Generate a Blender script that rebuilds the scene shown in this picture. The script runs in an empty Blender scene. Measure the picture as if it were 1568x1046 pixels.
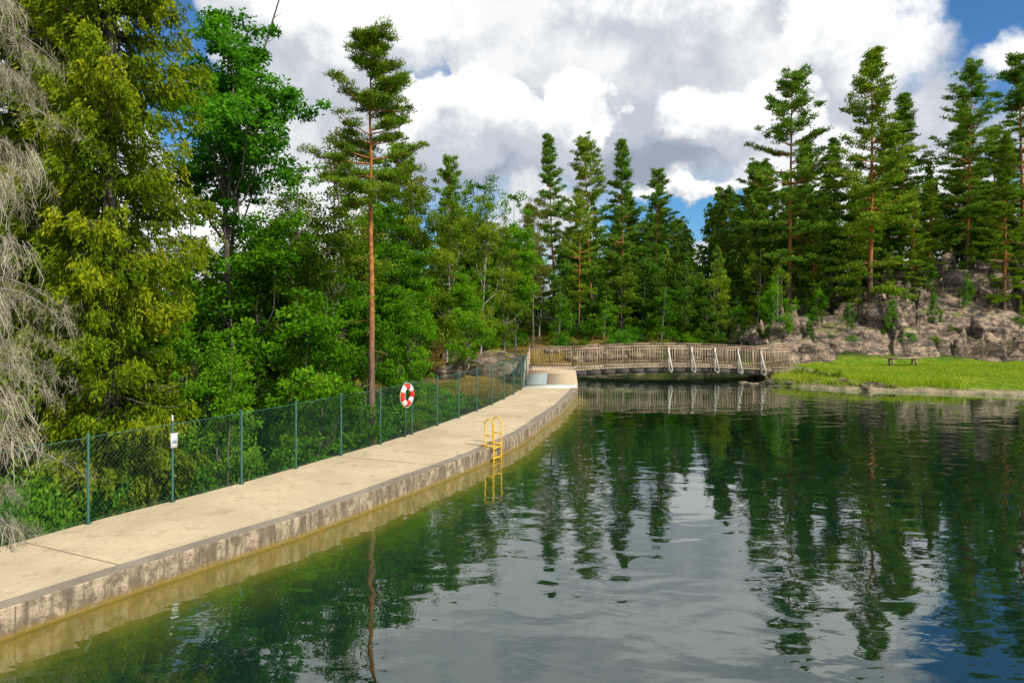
import bpy, math, numpy as np
from mathutils import Vector
R_=math.radians
rng=np.random.default_rng(7)
scene=bpy.context.scene
# ---------------------------------------------------------------- helpers
def nrm(a):
    a=np.asarray(a,float); return a/(np.linalg.norm(a,axis=-1,keepdims=True)+1e-9)
def h3(i):
    s=np.sin(i[...,0]*127.1+i[...,1]*311.7+i[...,2]*74.7)*43758.5453
    return s-np.floor(s)
def vn(p):
    i=np.floor(p); f=p-i; f=f*f*(3-2*f); r=0
    for dx in (0,1):
        for dy in (0,1):
            for dz in (0,1):
                w=(f[...,0] if dx else 1-f[...,0])*(f[...,1] if dy else 1-f[...,1])*(f[...,2] if dz else 1-f[...,2])
                r=r+w*h3(i+np.array([dx,dy,dz]))
    return r
def fbm(p,o=4):
    r=0;a=.5;t=0
    for k in range(o):
        r=r+a*vn(p*(2.03**k)+k*13.7); t+=a; a*=.5
    return r/t
def P3(x,y,z=0.0): return np.stack([x,y,np.broadcast_to(z,np.shape(x))],-1)
def sst(x,a,b):
    t=np.clip((x-a)/(b-a),0,1); return t*t*(3-2*t)

class MB:
    def __init__(s): s.v=[];s.f=[];s.m=[];s.a=[];s.n=0
    def add(s,v,f,m=0,a=0.5):
        v=np.asarray(v,float).reshape(-1,3); f=np.asarray(f,int).reshape(-1,4)
        s.v.append(v); s.f.append(f+s.n); s.n+=len(v)
        s.m.append(np.full(len(f),m)); s.a.append(np.broadcast_to(a,(len(f),)).astype(float))
    def tube(s,pts,rad,k=6,m=0,a=.5,cap=True):
        pts=np.asarray(pts,float); n=len(pts); rad=np.broadcast_to(rad,(n,))
        T=nrm(np.gradient(pts,axis=0)); ref=np.array([0,0,1.]) if abs(T[0][2])<.8 else np.array([1.,0,0])
        A=nrm(np.cross(T,ref)); B=np.cross(T,A)
        th=np.arange(k)*2*math.pi/k
        V=pts[:,None]+rad[:,None,None]*(A[:,None]*np.cos(th)[None,:,None]+B[:,None]*np.sin(th)[None,:,None])
        F=[]
        for i in range(n-1):
            for j in range(k):
                j2=(j+1)%k; F.append((i*k+j,i*k+j2,(i+1)*k+j2,(i+1)*k+j))
        s.add(V,F,m,a)
    def beam(s,p0,p1,w,h,m=0,a=.5,up=(0,0,1)):
        p0=np.array(p0,float);p1=np.array(p1,float); T=nrm(p1-p0)
        up=np.array(up,float)
        if abs(T@up)>.95: up=np.array([0,1.,0])
        S=nrm(np.cross(T,up)); U=np.cross(S,T)
        V=[p+S*x*w/2+U*y*h/2 for p in (p0,p1) for x,y in ((-1,-1),(1,-1),(1,1),(-1,1))]
        s.add(V,[(0,1,2,3),(7,6,5,4),(0,4,5,1),(1,5,6,2),(2,6,7,3),(3,7,4,0)],m,a)
    def leaves(s,C,D,L,W,m,var):
        N=len(C)
        if N==0:return
        D=nrm(D); S=nrm(np.cross(D,rng.normal(size=(N,3))))
        L=np.broadcast_to(L,(N,))[:,None]; W=np.broadcast_to(W,(N,))[:,None]
        V=np.stack([C-D*L/2,C+S*W/2,C+D*L/2,C-S*W/2],1)
        s.add(V,np.arange(N*4).reshape(N,4),m,var)
    def rock(s,c,size,n=5,rough=.35,m=0):
        g=np.linspace(-1,1,n+1); u,v=np.meshgrid(g,g,indexing='ij'); o=np.ones_like(u)
        off=rng.uniform(0,50,3); rot=rng.uniform(0,6.28)
        for ax in range(3):
            for sg in (-1,1):
                P=[None]*3; P[ax]=o*sg; P[(ax+1)%3]=u; P[(ax+2)%3]=v*sg
                P=np.stack(P,-1); Q=nrm(P); Q=Q*.72+P*.28*.8
                Q=Q*(1+rough*(fbm(Q*1.6+off,3)-.5)[...,None]*2)
                Q=Q*np.array(size)/1.0
                x=Q[...,0]*math.cos(rot)-Q[...,1]*math.sin(rot); y=Q[...,0]*math.sin(rot)+Q[...,1]*math.cos(rot)
                Q=np.stack([x,y,Q[...,2]],-1)+np.array(c)
                idx=np.arange((n+1)**2).reshape(n+1,n+1)
                F=np.stack([idx[:-1,:-1],idx[1:,:-1],idx[1:,1:],idx[:-1,1:]],-1).reshape(-1,4)
                s.add(Q,F,m,rng.uniform())
    def mesh(s,name,mats,smooth=False):
        v=np.concatenate(s.v);f=np.concatenate(s.f);m=np.concatenate(s.m);a=np.concatenate(s.a)
        me=bpy.data.meshes.new(name); me.vertices.add(len(v)); me.vertices.foreach_set('co',v.ravel())
        me.loops.add(f.size); me.loops.foreach_set('vertex_index',f.ravel().astype(np.int32))
        me.polygons.add(len(f)); me.polygons.foreach_set('loop_start',(np.arange(len(f))*4).astype(np.int32))
        me.polygons.foreach_set('loop_total',np.full(len(f),4,np.int32))
        me.polygons.foreach_set('material_index',m.astype(np.int32))
        for mt in mats: me.materials.append(mt)
        at=me.attributes.new('var','FLOAT','FACE'); at.data.foreach_set('value',a.astype(np.float32))
        if smooth: me.polygons.foreach_set('use_smooth',np.ones(len(f),bool))
        me.update(calc_edges=True); return me
def obj(name,me,loc=(0,0,0),rot=0,sc=1,parent=None):
    o=bpy.data.objects.new(name,me); scene.collection.objects.link(o)
    o.location=loc; o.rotation_euler=(0,0,rot); o.scale=(sc,)*3 if np.isscalar(sc) else sc
    if parent: o.parent=parent
    return o
# ---------------------------------------------------------------- node helpers
class NT:
    def __init__(s,nt): s.t=nt; s.L=nt.links
    def n(s,t,**k):
        x=s.t.nodes.new(t)
        for a,b in k.items(): setattr(x,a,b)
        return x
    def put(s,sock,v):
        if hasattr(v,'is_linked') or isinstance(v,bpy.types.NodeSocket): s.L.new(v,sock)
        elif v is not None:
            if isinstance(v,(tuple,list)) and len(v)==3 and sock.type=='RGBA': v=(*v,1)
            sock.default_value=v
    def m(s,op,a,b=None,c=None,clamp=False):
        x=s.n('ShaderNodeMath',operation=op,use_clamp=clamp)
        for i,v in enumerate((a,b,c)):
            if v is not None: s.put(x.inputs[i],v)
        return x.outputs[0]
    def mix(s,f,a,b,bt='MIX'):
        x=s.n('ShaderNodeMix',data_type='RGBA',blend_type=bt)
        s.put(x.inputs[0],f); s.put(x.inputs[6],a); s.put(x.inputs[7],b); return x.outputs[2]
    def noise(s,vec,scale,det=4,rough=.55,dist=0):
        x=s.n('ShaderNodeTexNoise'); s.put(x.inputs['Vector'],vec)
        x.inputs['Scale'].default_value=scale;x.inputs['Detail'].default_value=det
        x.inputs['Roughness'].default_value=rough;x.inputs['Distortion'].default_value=dist; return x
    def ramp(s,f,st):
        x=s.n('ShaderNodeValToRGB'); s.put(x.inputs[0],f); e=x.color_ramp.elements
        while len(e)<len(st): e.new(.5)
        for i,(p,c) in enumerate(st):
            e[i].position=p; e[i].color=(*c,1) if isinstance(c,tuple) else (c,c,c,1)
        return x.outputs[0]
    def mr(s,v,a,b,c=0,d=1,smooth=True):
        x=s.n('ShaderNodeMapRange'); 
        if smooth: x.interpolation_type='SMOOTHSTEP'
        s.put(x.inputs[0],v)
        for i,q in enumerate((a,b,c,d)): s.put(x.inputs[i+1],q)
        return x.outputs[0]
def newmat(name):
    m=bpy.data.materials.new(name); m.use_nodes=True; m.node_tree.nodes.clear()
    t=NT(m.node_tree); out=t.n('ShaderNodeOutputMaterial'); return m,t,out
def pbr(name,colf,rough=.8,bump=None,bd=.02,metal=0,spec=.3):
    m,t,out=newmat(name); p=t.n('ShaderNodeBsdfPrincipled')
    g=t.n('ShaderNodeTexCoord').outputs['Object']
    t.put(p.inputs['Base Color'],colf(t,g) if callable(colf) else colf)
    p.inputs['Roughness'].default_value=rough;p.inputs['Metallic'].default_value=metal
    p.inputs['Specular IOR Level'].default_value=spec
    if bump:
        b=t.n('ShaderNodeBump'); b.inputs['Distance'].default_value=bd; b.inputs['Strength'].default_value=1
        t.put(b.inputs['Height'],bump(t,g)); t.L.new(b.outputs[0],p.inputs['Normal'])
    t.L.new(p.outputs[0],out.inputs[0]); return m
def leafmat(name,dark,mid,light,trans=.35):
    m,t,out=newmat(name)
    a=t.n('ShaderNodeAttribute',attribute_name='var').outputs['Fac']
    oi=t.n('ShaderNodeObjectInfo').outputs['Random']
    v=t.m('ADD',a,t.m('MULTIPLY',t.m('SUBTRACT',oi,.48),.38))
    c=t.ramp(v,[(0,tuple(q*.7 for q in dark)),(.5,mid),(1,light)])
    d=t.n('ShaderNodeBsdfDiffuse'); tr=t.n('ShaderNodeBsdfTranslucent')
    t.put(d.inputs[0],c); t.put(tr.inputs[0],t.mix(1,c,(1.1,1.1,.4),'MULTIPLY'))
    m1=t.n('ShaderNodeMixShader'); m1.inputs[0].default_value=trans
    t.L.new(d.outputs[0],m1.inputs[1]);t.L.new(tr.outputs[0],m1.inputs[2])
    t.L.new(m1.outputs[0],out.inputs[0]); return m
def barkmat(name,c1,c2,top=None,z0=.3,z1=.6):
    def col(t,g):
        n=t.noise(g,6,5,.65).outputs[0]
        mp=t.n('ShaderNodeMapping'); t.L.new(g,mp.inputs[0]); mp.inputs['Scale'].default_value=(9,9,1.6)
        n2=t.noise(mp.outputs[0],2,4,.6).outputs[0]
        c=t.mix(t.mr(n2,.35,.65),c1,c2)
        if top:
            z=t.n('ShaderNodeSeparateXYZ'); t.L.new(g,z.inputs[0])
            f=t.mr(t.m('ADD',z.outputs[2],t.m('MULTIPLY',n,1.5)),z0,z1)
            c=t.mix(f,c,t.mix(t.mr(n,.4,.6),top,tuple(q*.55 for q in top)))
        return c
    return pbr(name,col,.9,lambda t,g:t.noise(g,14,4,.6).outputs[0],.03)
L_pine=leafmat('needles_pine',(.035,.085,.01),(.135,.25,.016),(.27,.38,.03),.25)
L_pinefar=leafmat('needles_pine_blue',(.03,.08,.014),(.11,.235,.024),(.22,.36,.04),.28)
L_spr=leafmat('needles_spruce',(.03,.07,.005),(.13,.215,.009),(.32,.34,.014),.3)
L_dec=leafmat('leaves_broad',(.02,.075,.005),(.095,.265,.010),(.215,.41,.02),.4)
L_bir=leafmat('leaves_birch',(.035,.08,.007),(.135,.24,.015),(.29,.38,.03),.4)
L_ash=leafmat('leaves_ash',(.02,.085,.01),(.085,.29,.015),(.18,.43,.035),.45)
L_dark=leafmat('leaves_dark',(.018,.06,.008),(.07,.185,.014),(.16,.28,.028),.35)
L_olive=leafmat('leaves_olive',(.06,.07,.013),(.16,.18,.03),(.28,.27,.06),.35)
B_pine=barkmat('bark_pine',(.10,.065,.045),(.21,.14,.10),(.45,.17,.05),3.0,6.0)
B_grey=barkmat('bark_grey',(.06,.05,.04),(.16,.14,.12))
B_birch=barkmat('bark_birch',(.45,.43,.40),(.12,.1,.09))
B_dead=barkmat('bark_dead',(.15,.13,.11),(.32,.29,.25))
L_lichen=leafmat('lichen_twigs',(.24,.21,.165),(.34,.305,.24),(.50,.46,.37),.2)
# ---------------------------------------------------------------- dam geometry
inner_k=[(-11.5,0),(-9.3,3.5),(-7.6,6.05),(-6.17,8.22),(-5.06,9.91),(-3.51,12.08),(-2.46,13.96),(-1.42,15.8),(-.72,17.2),(.30,19.6),(.97,22.0),(1.79,24.8),(2.63,28.6),(2.95,30.5)]
outer_k=[(-13.8,1.6),(-11.5,4.8),(-9.5,7.8),(-7.84,10.36),(-7.22,11.54),(-5.69,13.96),(-4.39,16.45),(-3.14,18.86),(-1.6,22.7),(-.5,26),(.31,29.3),(.55,30.7)]
def resample(k,N):
    k=np.array(k,float); P=[]
    for i in range(len(k)-1):
        p0=k[max(i-1,0)];p1=k[i];p2=k[i+1];p3=k[min(i+2,len(k)-1)]
        for t in np.linspace(0,1,12,endpoint=False):
            P.append(.5*((2*p1)+(-p0+p2)*t+(2*p0-5*p1+4*p2-p3)*t*t+(-p0+3*p1-3*p2+p3)*t**3))
    P.append(k[-1]);P=np.array(P); P[1:-1]=(P[:-2]+2*P[1:-1]+P[2:])/4
    s=np.r_[0,np.cumsum(np.linalg.norm(np.diff(P,axis=0),axis=1))]
    q=np.linspace(0,s[-1],N); return np.stack([np.interp(q,s,P[:,0]),np.interp(q,s,P[:,1])],1),s[-1]
ND=25
inn,Li=resample(inner_k,ND); out_,Lo=resample(outer_k,ND)
mid=(inn+out_)/2
DZ=.36
# ---------------------------------------------------------------- terrain
lake=[tuple(p) for p in mid]+[(1.9,31),(2,38),(2.5,41),(5,44.5),(9,45.5),(13,44.5),(14.6,41),(14.4,37),(12.9,34.8),(13.6,33.4),(15.4,32),(22.3,29.9),(30,27),(38,15),(40,-20),(-12,-25),(-17,-8)]
lk=np.array(lake)
def sdist(x,y):
    p=np.stack([x,y],-1); d=np.full(x.shape,1e9); ins=np.zeros(x.shape,bool)
    for i in range(len(lk)):
        a=lk[i];b=lk[(i+1)%len(lk)]; e=b-a; w=p-a
        t=np.clip((w@e)/(e@e),0,1); d=np.minimum(d,np.linalg.norm(w-t[...,None]*e,axis=-1))
        c=((a[1]>y)!=(b[1]>y)); 
        if b[1]!=a[1]: c=c&(x<(b[0]-a[0])*(y-a[1])/(b[1]-a[1])+a[0]); ins^=c
    return np.where(ins,-d,d)
def hillf(x,y):
    return 4.3*sst(x,15,34)*sst(y,43.5,50.5)+1.5*sst(x,13,18)*sst(y,42.3,46)
def height(x,y):
    x=np.asarray(x,float);y=np.asarray(y,float)
    sd=sdist(x,y); n=fbm(P3(x*.25,y*.25),4)-.5; n2=fbm(P3(x*1.1,y*1.1,3.),3)-.5
    lv=-1.6+2.8*sst(y,15,36)-9*sst(-x,13,40)*(1-.5*sst(y,30,60))+n*.9+n2*.3
    rt=.08+.26*(1-np.exp(-sd/1.2))+n2*.05+1.1*sst(y,44,49)*(1-sst(x,11,18))+ .045*np.maximum(y-48,0)*(y<120)+hillf(x,y)+n*.9*sst(y,44,50)+ .045*72*(y>=120)
    w=sst(-x+.1*(y-20),2.2-3*sst(y,24,34),5.)*sst(-y,-60,-34)
    o=rt*(1-w)+lv*w
    o=np.where(w<.5,np.maximum(o,.06+np.minimum(sd*.12,.2)),o)
    r=np.hypot(x,y); far=sst(r,110,260); ang=np.arctan2(x,y)
    o=o*(1-far)+far*(-14+34*sst(r,260,700)*(.6+.8*vn(P3(ang*3,ang*0,0.))))
    bed=-np.minimum(3,.05+.9*(-sd))
    return np.where(sd<0,bed,o)
def axis(lo,hi,st,far):
    a=np.arange(lo,hi,st); k=np.cumsum(np.geomspace(st*1.3,90,26)); k=k[k<far]
    return np.r_[lo-k[::-1],a,hi+k]
xs=axis(-22,44,.32,900);ys=axis(-2,66,.32,900)
X,Y=np.meshgrid(xs,ys,indexing='ij'); Z=height(X,Y)
mb=MB(); ix=np.arange(X.size).reshape(X.shape)
mb.add(np.stack([X,Y,Z],-1),np.stack([ix[:-1,:-1],ix[1:,:-1],ix[1:,1:],ix[:-1,1:]],-1).reshape(-1,4))
def colf(t,g):
    c=t.n('ShaderNodeAttribute',attribute_name='gcol').outputs['Color']
    n=t.noise(g,1.7,6,.65).outputs[0]; n2=t.noise(g,14,4,.6).outputs[0]
    c=t.mix(t.mr(n,.35,.7),c,t.mix(1,c,(.45,.5,.5),'MULTIPLY'))
    return t.mix(t.mr(n2,.3,.7),t.mix(1,c,(.65,.7,.7),'MULTIPLY'),c)
M_ter=pbr('ground_cover',colf,.95,lambda t,g:t.noise(g,9,5,.7).outputs[0],.08,spec=.1)
me=mb.mesh('terrain',[M_ter],True)
SD=sdist(X,Y); G=np.zeros(X.shape+(4,));G[...,3]=1
def setc(mask,c):
    G[...,:3]=G[...,:3]*(1-mask[...,None])+np.array(c)*mask[...,None]
one=np.ones_like(X); nn=fbm(P3(X*.5,Y*.5,7.),4)
setc(one,(.045,.05,.02)); setc(sst(nn,.45,.6)*one,(.05,.09,.018))
setc(sst(Y,24,32)*sst(-X,-12,-3)*sst(-Y,-56,-50)*sst(nn,.3,.5),(.28,.19,.04))
setc(sst(X,12,14)*sst(-Y,-43.8,-42.8)*(SD>0),(.19,.32,.02))
setc(sst(X,12,14)*sst(-Y,-43.8,-42.8)*(SD>0)*sst(nn,.48,.66)*.7,(.36,.38,.04))
setc(sst(-SD,-.9,-.4)*sst(X,13,15)*(SD>0)*sst(-Y,-40,-37),(.46,.37,.24))
setc(sst(np.hypot(X,Y),120,260),(.07,.12,.09))  # bluish, lighter far ground: aerial haze painted into the colour
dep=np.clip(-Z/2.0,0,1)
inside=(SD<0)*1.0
setc(inside,(.09,.11,.015)); setc(inside*sst(dep,.05,.55),(.0008,.024,.0115))  # deep green by depth: light absorbed by the water, painted on the bed
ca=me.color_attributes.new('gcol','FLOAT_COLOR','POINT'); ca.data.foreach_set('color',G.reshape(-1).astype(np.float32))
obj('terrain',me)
def gz(x,y): return float(height(np.array([float(x)]),np.array([float(y)]))[0])
# ---------------------------------------------------------------- water
wp=[tuple(p) for p in mid]+[(1.3,31),(1.2,38),(1.8,42),(4.8,45.6),(9,46.6),(13.6,45.4),(15.6,41.4),(15.2,36),(15,34),(16,33),(22.5,31.2),(31,28),(39,16),(41,-20),(-12,-26),(-17.5,-8)]
wp=wp[::-1]
me=bpy.data.meshes.new('lake_water'); me.from_pydata([(x,y,0) for x,y in wp],[],[list(range(len(wp)))]); me.update()
if me.polygons[0].normal.z<0: me.flip_normals()
m,t,o_=newmat('lake_water')
g=t.n('ShaderNodeTexCoord').outputs['Object']
mp=t.n('ShaderNodeMapping'); t.L.new(g,mp.inputs[0]); mp.inputs['Rotation'].default_value=(0,0,R_(14)); mp.inputs['Scale'].default_value=(.7,1.25,1)
a=t.noise(mp.outputs[0],1.35,1.5,.45,.5).outputs[0]; b=t.noise(mp.outputs[0],5.0,2,.5,.4).outputs[0]; c=t.noise(g,.13,2,.5).outputs[0]
hgt=t.m('ADD',t.m('MULTIPLY',a,1.0),t.m('MULTIPLY',b,.10)); hgt=t.m('MULTIPLY',hgt,t.mr(c,.38,.62,.45,1.25))
bp=t.n('ShaderNodeBump'); bp.inputs['Distance'].default_value=.0155; bp.inputs['Strength'].default_value=1; t.L.new(hgt,bp.inputs['Height'])
# Schlick reflectance, the same from both sides of the surface so sunlight reaches the bed
ge=t.n('ShaderNodeNewGeometry'); vd=t.n('ShaderNodeVectorMath',operation='DOT_PRODUCT'); t.L.new(ge.outputs['Incoming'],vd.inputs[0]); t.L.new(bp.outputs[0],vd.inputs[1])
cs_=t.m('ABSOLUTE',vd.outputs['Value']); sch=t.m('POWER',t.m('SUBTRACT',1.0,cs_,clamp=True),4.2)
frf=t.m('ADD',.17,t.m('MULTIPLY',sch,.83),clamp=True)
gl=t.n('ShaderNodeBsdfGlossy'); gl.inputs['Roughness'].default_value=.010; t.put(gl.inputs[0],(.92,1,.98)); t.L.new(bp.outputs[0],gl.inputs['Normal'])
tr=t.n('ShaderNodeBsdfTransparent'); t.put(tr.inputs[0],(.93,1,.95))
mx=t.n('ShaderNodeMixShader'); t.L.new(frf,mx.inputs[0]); t.L.new(tr.outputs[0],mx.inputs[1]); t.L.new(gl.outputs[0],mx.inputs[2]); t.L.new(mx.outputs[0],o_.inputs[0])
me.materials.append(m); obj('lake_water',me)
# ---------------------------------------------------------------- concrete
def conc(c1,c2,stain):
    def f(t,g):
        n=t.noise(g,.7,5,.6).outputs[0]; n2=t.noise(g,9,5,.7).outputs[0]; n3=t.noise(g,60,2,.5).outputs[0]; n4=t.noise(g,2.6,5,.7).outputs[0]
        c=t.mix(t.mr(n,.3,.7),c1,c2); c=t.mix(t.mr(n4,.52,.66,0,.45),c,stain); c=t.mix(t.mr(n2,.5,.75,0,.45),c,stain)
        return t.mix(t.mr(n3,.3,.7,0,.25),c,stain)
    return f
M_deck=pbr('concrete_deck',conc((.60,.50,.335),(.47,.39,.26),(.28,.23,.165)),.9,lambda t,g:t.noise(g,25,4,.6).outputs[0],.006)
M_kerb=pbr('concrete_kerb',conc((.32,.28,.22),(.22,.19,.15),(.11,.095,.075)),.9,lambda t,g:t.noise(g,20,4,.6).outputs[0],.01)
def wallc(t,g):
    s=t.n('ShaderNodeSeparateXYZ');t.L.new(g,s.inputs[0]); z=s.outputs[2]
    mp=t.n('ShaderNodeMapping');t.L.new(g,mp.inputs[0]);mp.inputs['Scale'].default_value=(3,3,.5)
    st=t.noise(mp.outputs[0],2.0,5,.7).outputs[0]; n=t.noise(g,6,6,.75).outputs[0]; n3=t.noise(g,3,4,.6).outputs[0]
    c=t.mix(t.mr(st,.38,.64),(.11,.088,.06),(.42,.34,.235)); c=t.mix(t.mr(n,.43,.62),c,(.15,.115,.08))
    c=t.mix(t.mr(t.m('ADD',z,t.m('MULTIPLY',st,.16)),.07,.20,1,0),c,(.22,.15,.03))
    d=t.mix(t.mr(z,-.36,-.12,0,1),(.055,.085,.008),(.235,.15,.010)); d=t.mix(t.mr(z,-.85,-.30,0,1),(.0008,.024,.0115),d)  # ochre algae; darkening to green with depth is water absorption painted in
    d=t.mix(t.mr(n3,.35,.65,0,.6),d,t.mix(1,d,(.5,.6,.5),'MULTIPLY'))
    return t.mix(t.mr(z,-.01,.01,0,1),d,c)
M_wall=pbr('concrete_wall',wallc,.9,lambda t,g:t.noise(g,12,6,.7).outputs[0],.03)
M_joint=pbr('joint_dark',(.13,.11,.085),.9)
mb=MB()
dirs=nrm(inn-out_)
e1=inn-dirs*.28; 
ledge1=inn+dirs*.05; ledge2=inn+dirs*.48
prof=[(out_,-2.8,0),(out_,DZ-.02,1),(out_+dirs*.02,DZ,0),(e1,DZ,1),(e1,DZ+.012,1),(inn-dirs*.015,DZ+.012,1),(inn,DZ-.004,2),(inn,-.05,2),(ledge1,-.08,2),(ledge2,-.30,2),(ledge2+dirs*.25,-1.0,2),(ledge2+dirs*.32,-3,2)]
for i in range(ND-1):
    for j in range(len(prof)-1):
        p,z,_=prof[j];q,z2,mm=prof[j+1]
        if j==0: mm=2
        if j in(1,2): mm=0
        mb.add([(*p[i],z),(*p[i+1],z),(*q[i+1],z2),(*q[i],z2)],[(0,3,2,1)],mm)
for i in range(3,ND-1,5):
    a_=out_[i];b_=inn[i];T=nrm(mid[i+1]-mid[i])*.006
    mb.add([(*(a_-T),DZ+.0045),(*(a_+T),DZ+.0045),(*(e1[i]+T),DZ+.0045),(*(e1[i]-T),DZ+.0045)],[(0,3,2,1)],3)
for i in range(1,ND-1,2):
    b_=inn[i]+dirs[i]*.004;T=nrm(mid[i+1]-mid[i])*.006
    mb.add([(*(b_-T),-.05),(*(b_+T),-.05),(*(b_+T),DZ),(*(b_-T),DZ)],[(0,1,2,3)],3)
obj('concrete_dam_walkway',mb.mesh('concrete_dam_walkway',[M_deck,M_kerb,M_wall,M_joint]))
# ---------------------------------------------------------------- fence
M_post=pbr('green_steel',(.035,.12,.10),.45,spec=.5); M_wire=pbr('green_wire',(.03,.085,.07),.5)
fence=out_+dirs*.10
fp,Lf=resample([tuple(p) for p in fence],400)
s=np.linspace(0,Lf,400)
def fpt(d): return np.array([np.interp(d,s,fp[:,0]),np.interp(d,s,fp[:,1])])
FH=1.45
mb=MB(); nseg=int(Lf/1.45)
for i in range(nseg+1):
    p=fpt(i*Lf/nseg); mb.tube([(*p,DZ-.02),(*p,DZ+FH+.06)],.022,8,0); mb.tube([(*p,DZ+FH+.06),(*p,DZ+FH+.075)],[.026,.008],8,0)
    mb.tube([(*p,DZ),(*p,DZ+.02)],.05,8,0)
pts=[(*fpt(d),DZ+FH) for d in np.linspace(0,Lf,60)]; mb.tube(pts,.006,5,0)
pts=[(*fpt(d),DZ+.06) for d in np.linspace(0,Lf,60)]; mb.tube(pts,.004,5,0)
H_=FH-.06; sp=.09
for k in np.arange(-H_,Lf,sp):
    for sg in (0,1):
        a0,a1=k,k+H_
        z0,z1=(DZ+.06,DZ+FH) if sg==0 else (DZ+FH,DZ+.06)
        c0,c1=max(a0,0),min(a1,Lf)
        if c1-c0<.05: continue
        f=lambda q:(z0+(z1-z0)*(q-a0)/H_)
        mb.tube([(*fpt(q),f(q)) for q in (c0,(c0+c1)/2,c1)],.0023,3,1)
obj('chain_link_fence',mb.mesh('chain_link_fence',[M_post,M_wire]))
M_white=pbr('white_paint',(.75,.76,.78),.5); M_blue=pbr('print_grey',(.25,.32,.42),.5)
dd=[np.linalg.norm(fpt(i*Lf/nseg)-np.array([-6.39,12.67])) for i in range(nseg+1)]; ip=int(np.argmin(dd)); p=fpt(ip*Lf/nseg)
T=nrm(fpt(ip*Lf/nseg+.1)-p); Nn=np.array([T[1],-T[0]])
mb=MB(); q=p+Nn*.045
mb.beam((*(q-T*.06),1.50),(*(q+T*.06),1.50),.03,.24,0); q2=q+Nn*.017
mb.beam((*(q2-T*.045),1.50),(*(q2+T*.045),1.50),.004,.08,1)
mb.beam((*(q-T*.075),1.635),(*(q+T*.075),1.635),.06,.02,0)
mb.tube([(*p,1.6),(*p,1.98)],.014,8,0)
obj('notice_sign',mb.mesh('notice_sign',[M_white,M_blue]))
# lifebuoy
M_red=pbr('buoy_red',(.62,.03,.015),.5); M_rope=pbr('rope',(.6,.55,.45),.8)
i0=int(np.argmin(np.linalg.norm(fp-np.array([-3.05,19.0]),axis=1))); bp_=fp[i0]
T=nrm(fp[i0+3]-fp[i0-3]); Nn=np.array([T[1],-T[0]])
mb=MB(); c=np.array([*(bp_+Nn*.10),1.53]); T3=np.array([*T,0]);U=np.array([0,0,1.])
K=48;k=10
th=np.linspace(0,2*math.pi,K+1)
for i in range(K):
    ring=[]
    for a_ in (th[i],th[i+1]):
        dirc=T3*math.cos(a_)+U*math.sin(a_)
        for j in range(k):
            b_=j*2*math.pi/k; ring.append(c+dirc*(.235+.078*math.cos(b_))+np.array([*Nn,0])*.06*math.sin(b_))
    deg=((i+.5)/K*360+20)%90
    mb.add(ring,[(j,(j+1)%k,k+(j+1)%k,k+j) for j in range(k)],0 if deg<48 else 1)
for q in range(4):
    a0=R_(90*q-20+75);pts=[]
    for a_ in np.linspace(a0,a0+math.pi/2,7):
        dirc=T3*math.cos(a_)+U*math.sin(a_); pts.append(c+dirc*(.325+.02*math.sin((a_-a0)*2)))
    mb.tube(pts,.008,5,2)
mb.beam((*(bp_+Nn*.035),DZ+.02),(*(bp_+Nn*.035),1.93),.05,.05,3)
mb.beam((*(bp_+Nn*.08-T*.03),1.78),(*(bp_+Nn*.08+T*.03),1.78),.16,.03,3)
obj('lifebuoy',mb.mesh('lifebuoy',[M_red,M_white,M_rope,M_post],True))
# ladder
M_yel=pbr('yellow_paint',(.78,.44,.01),.4,spec=.5)
lp=np.array([-.60,17.45]); jj=int(np.argmin(np.linalg.norm(inn-lp,axis=1))); T=nrm(inn[jj+1]-inn[jj-1]); Nn=np.array([T[1],-T[0]])
lp=inn[jj]+T*((lp-inn[jj])@T)+T*.35
mb=MB()
for sg in (-1,1):
    b=lp+T*.22*sg; pts=[]
    A=b-Nn*.18; pts.append((*A,DZ)); pts.append((*(A),DZ+.60))
    for a_ in np.linspace(0,math.pi/2,5): pts.append((*(A+Nn*.12*(1-math.cos(a_))),DZ+.60+.12*math.sin(a_)))
    E=b+Nn*.07
    for a_ in np.linspace(0,math.pi/2,5): pts.append((*(E-Nn*.12*(1-math.sin(a_))),DZ+.60+.12*math.cos(a_)))
    pts.append((*E,DZ)); pts.append((*E,-1.1)); mb.tube(pts,.018,10,0)
    mb.tube([(*A,DZ),(*A,DZ+.015)],.07,12,0); mb.beam((*A,DZ+.30),(*E,DZ+.30),.02,.03,0)
    mb.beam((*(b-Nn*.30),DZ+.03),(*E,DZ+.03),.04,.04,0)
for z in (DZ-.02,.08,-.2,-.5,-.8): mb.beam((*(lp+Nn*.07-T*.22),z),(*(lp+Nn*.07+T*.22),z),.07,.02,0)
obj('pool_ladder',mb.mesh('pool_ladder',[M_yel],True))
# ---------------------------------------------------------------- landing + footbridge
def woodc(c1,c2):
    def f(t,g):
        n=t.noise(g,5,5,.6).outputs[0]; a=t.n('ShaderNodeAttribute',attribute_name='var').outputs['Fac']
        return t.mix(t.mr(t.m('ADD',n,t.m('MULTIPLY',t.m('SUBTRACT',a,.5),.5)),.3,.7),c1,c2)
    return f
M_wood=pbr('weathered_wood',woodc((.25,.185,.13),(.44,.34,.25)),.85); M_wlight=pbr('light_boards',woodc((.42,.33,.22),(.56,.46,.33)),.85)
M_beam=pbr('dark_beam',woodc((.045,.04,.037),(.09,.08,.07)),.8); M_grey=pbr('grey_steel_plate',(.30,.37,.38),.5); M_lt=pbr('light_concrete',conc((.72,.70,.64),(.62,.60,.55),(.45,.43,.4)),.85)
M_gw=pbr('pale_wood',woodc((.38,.34,.30),(.55,.50,.45)),.8)
mb=MB()
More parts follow.
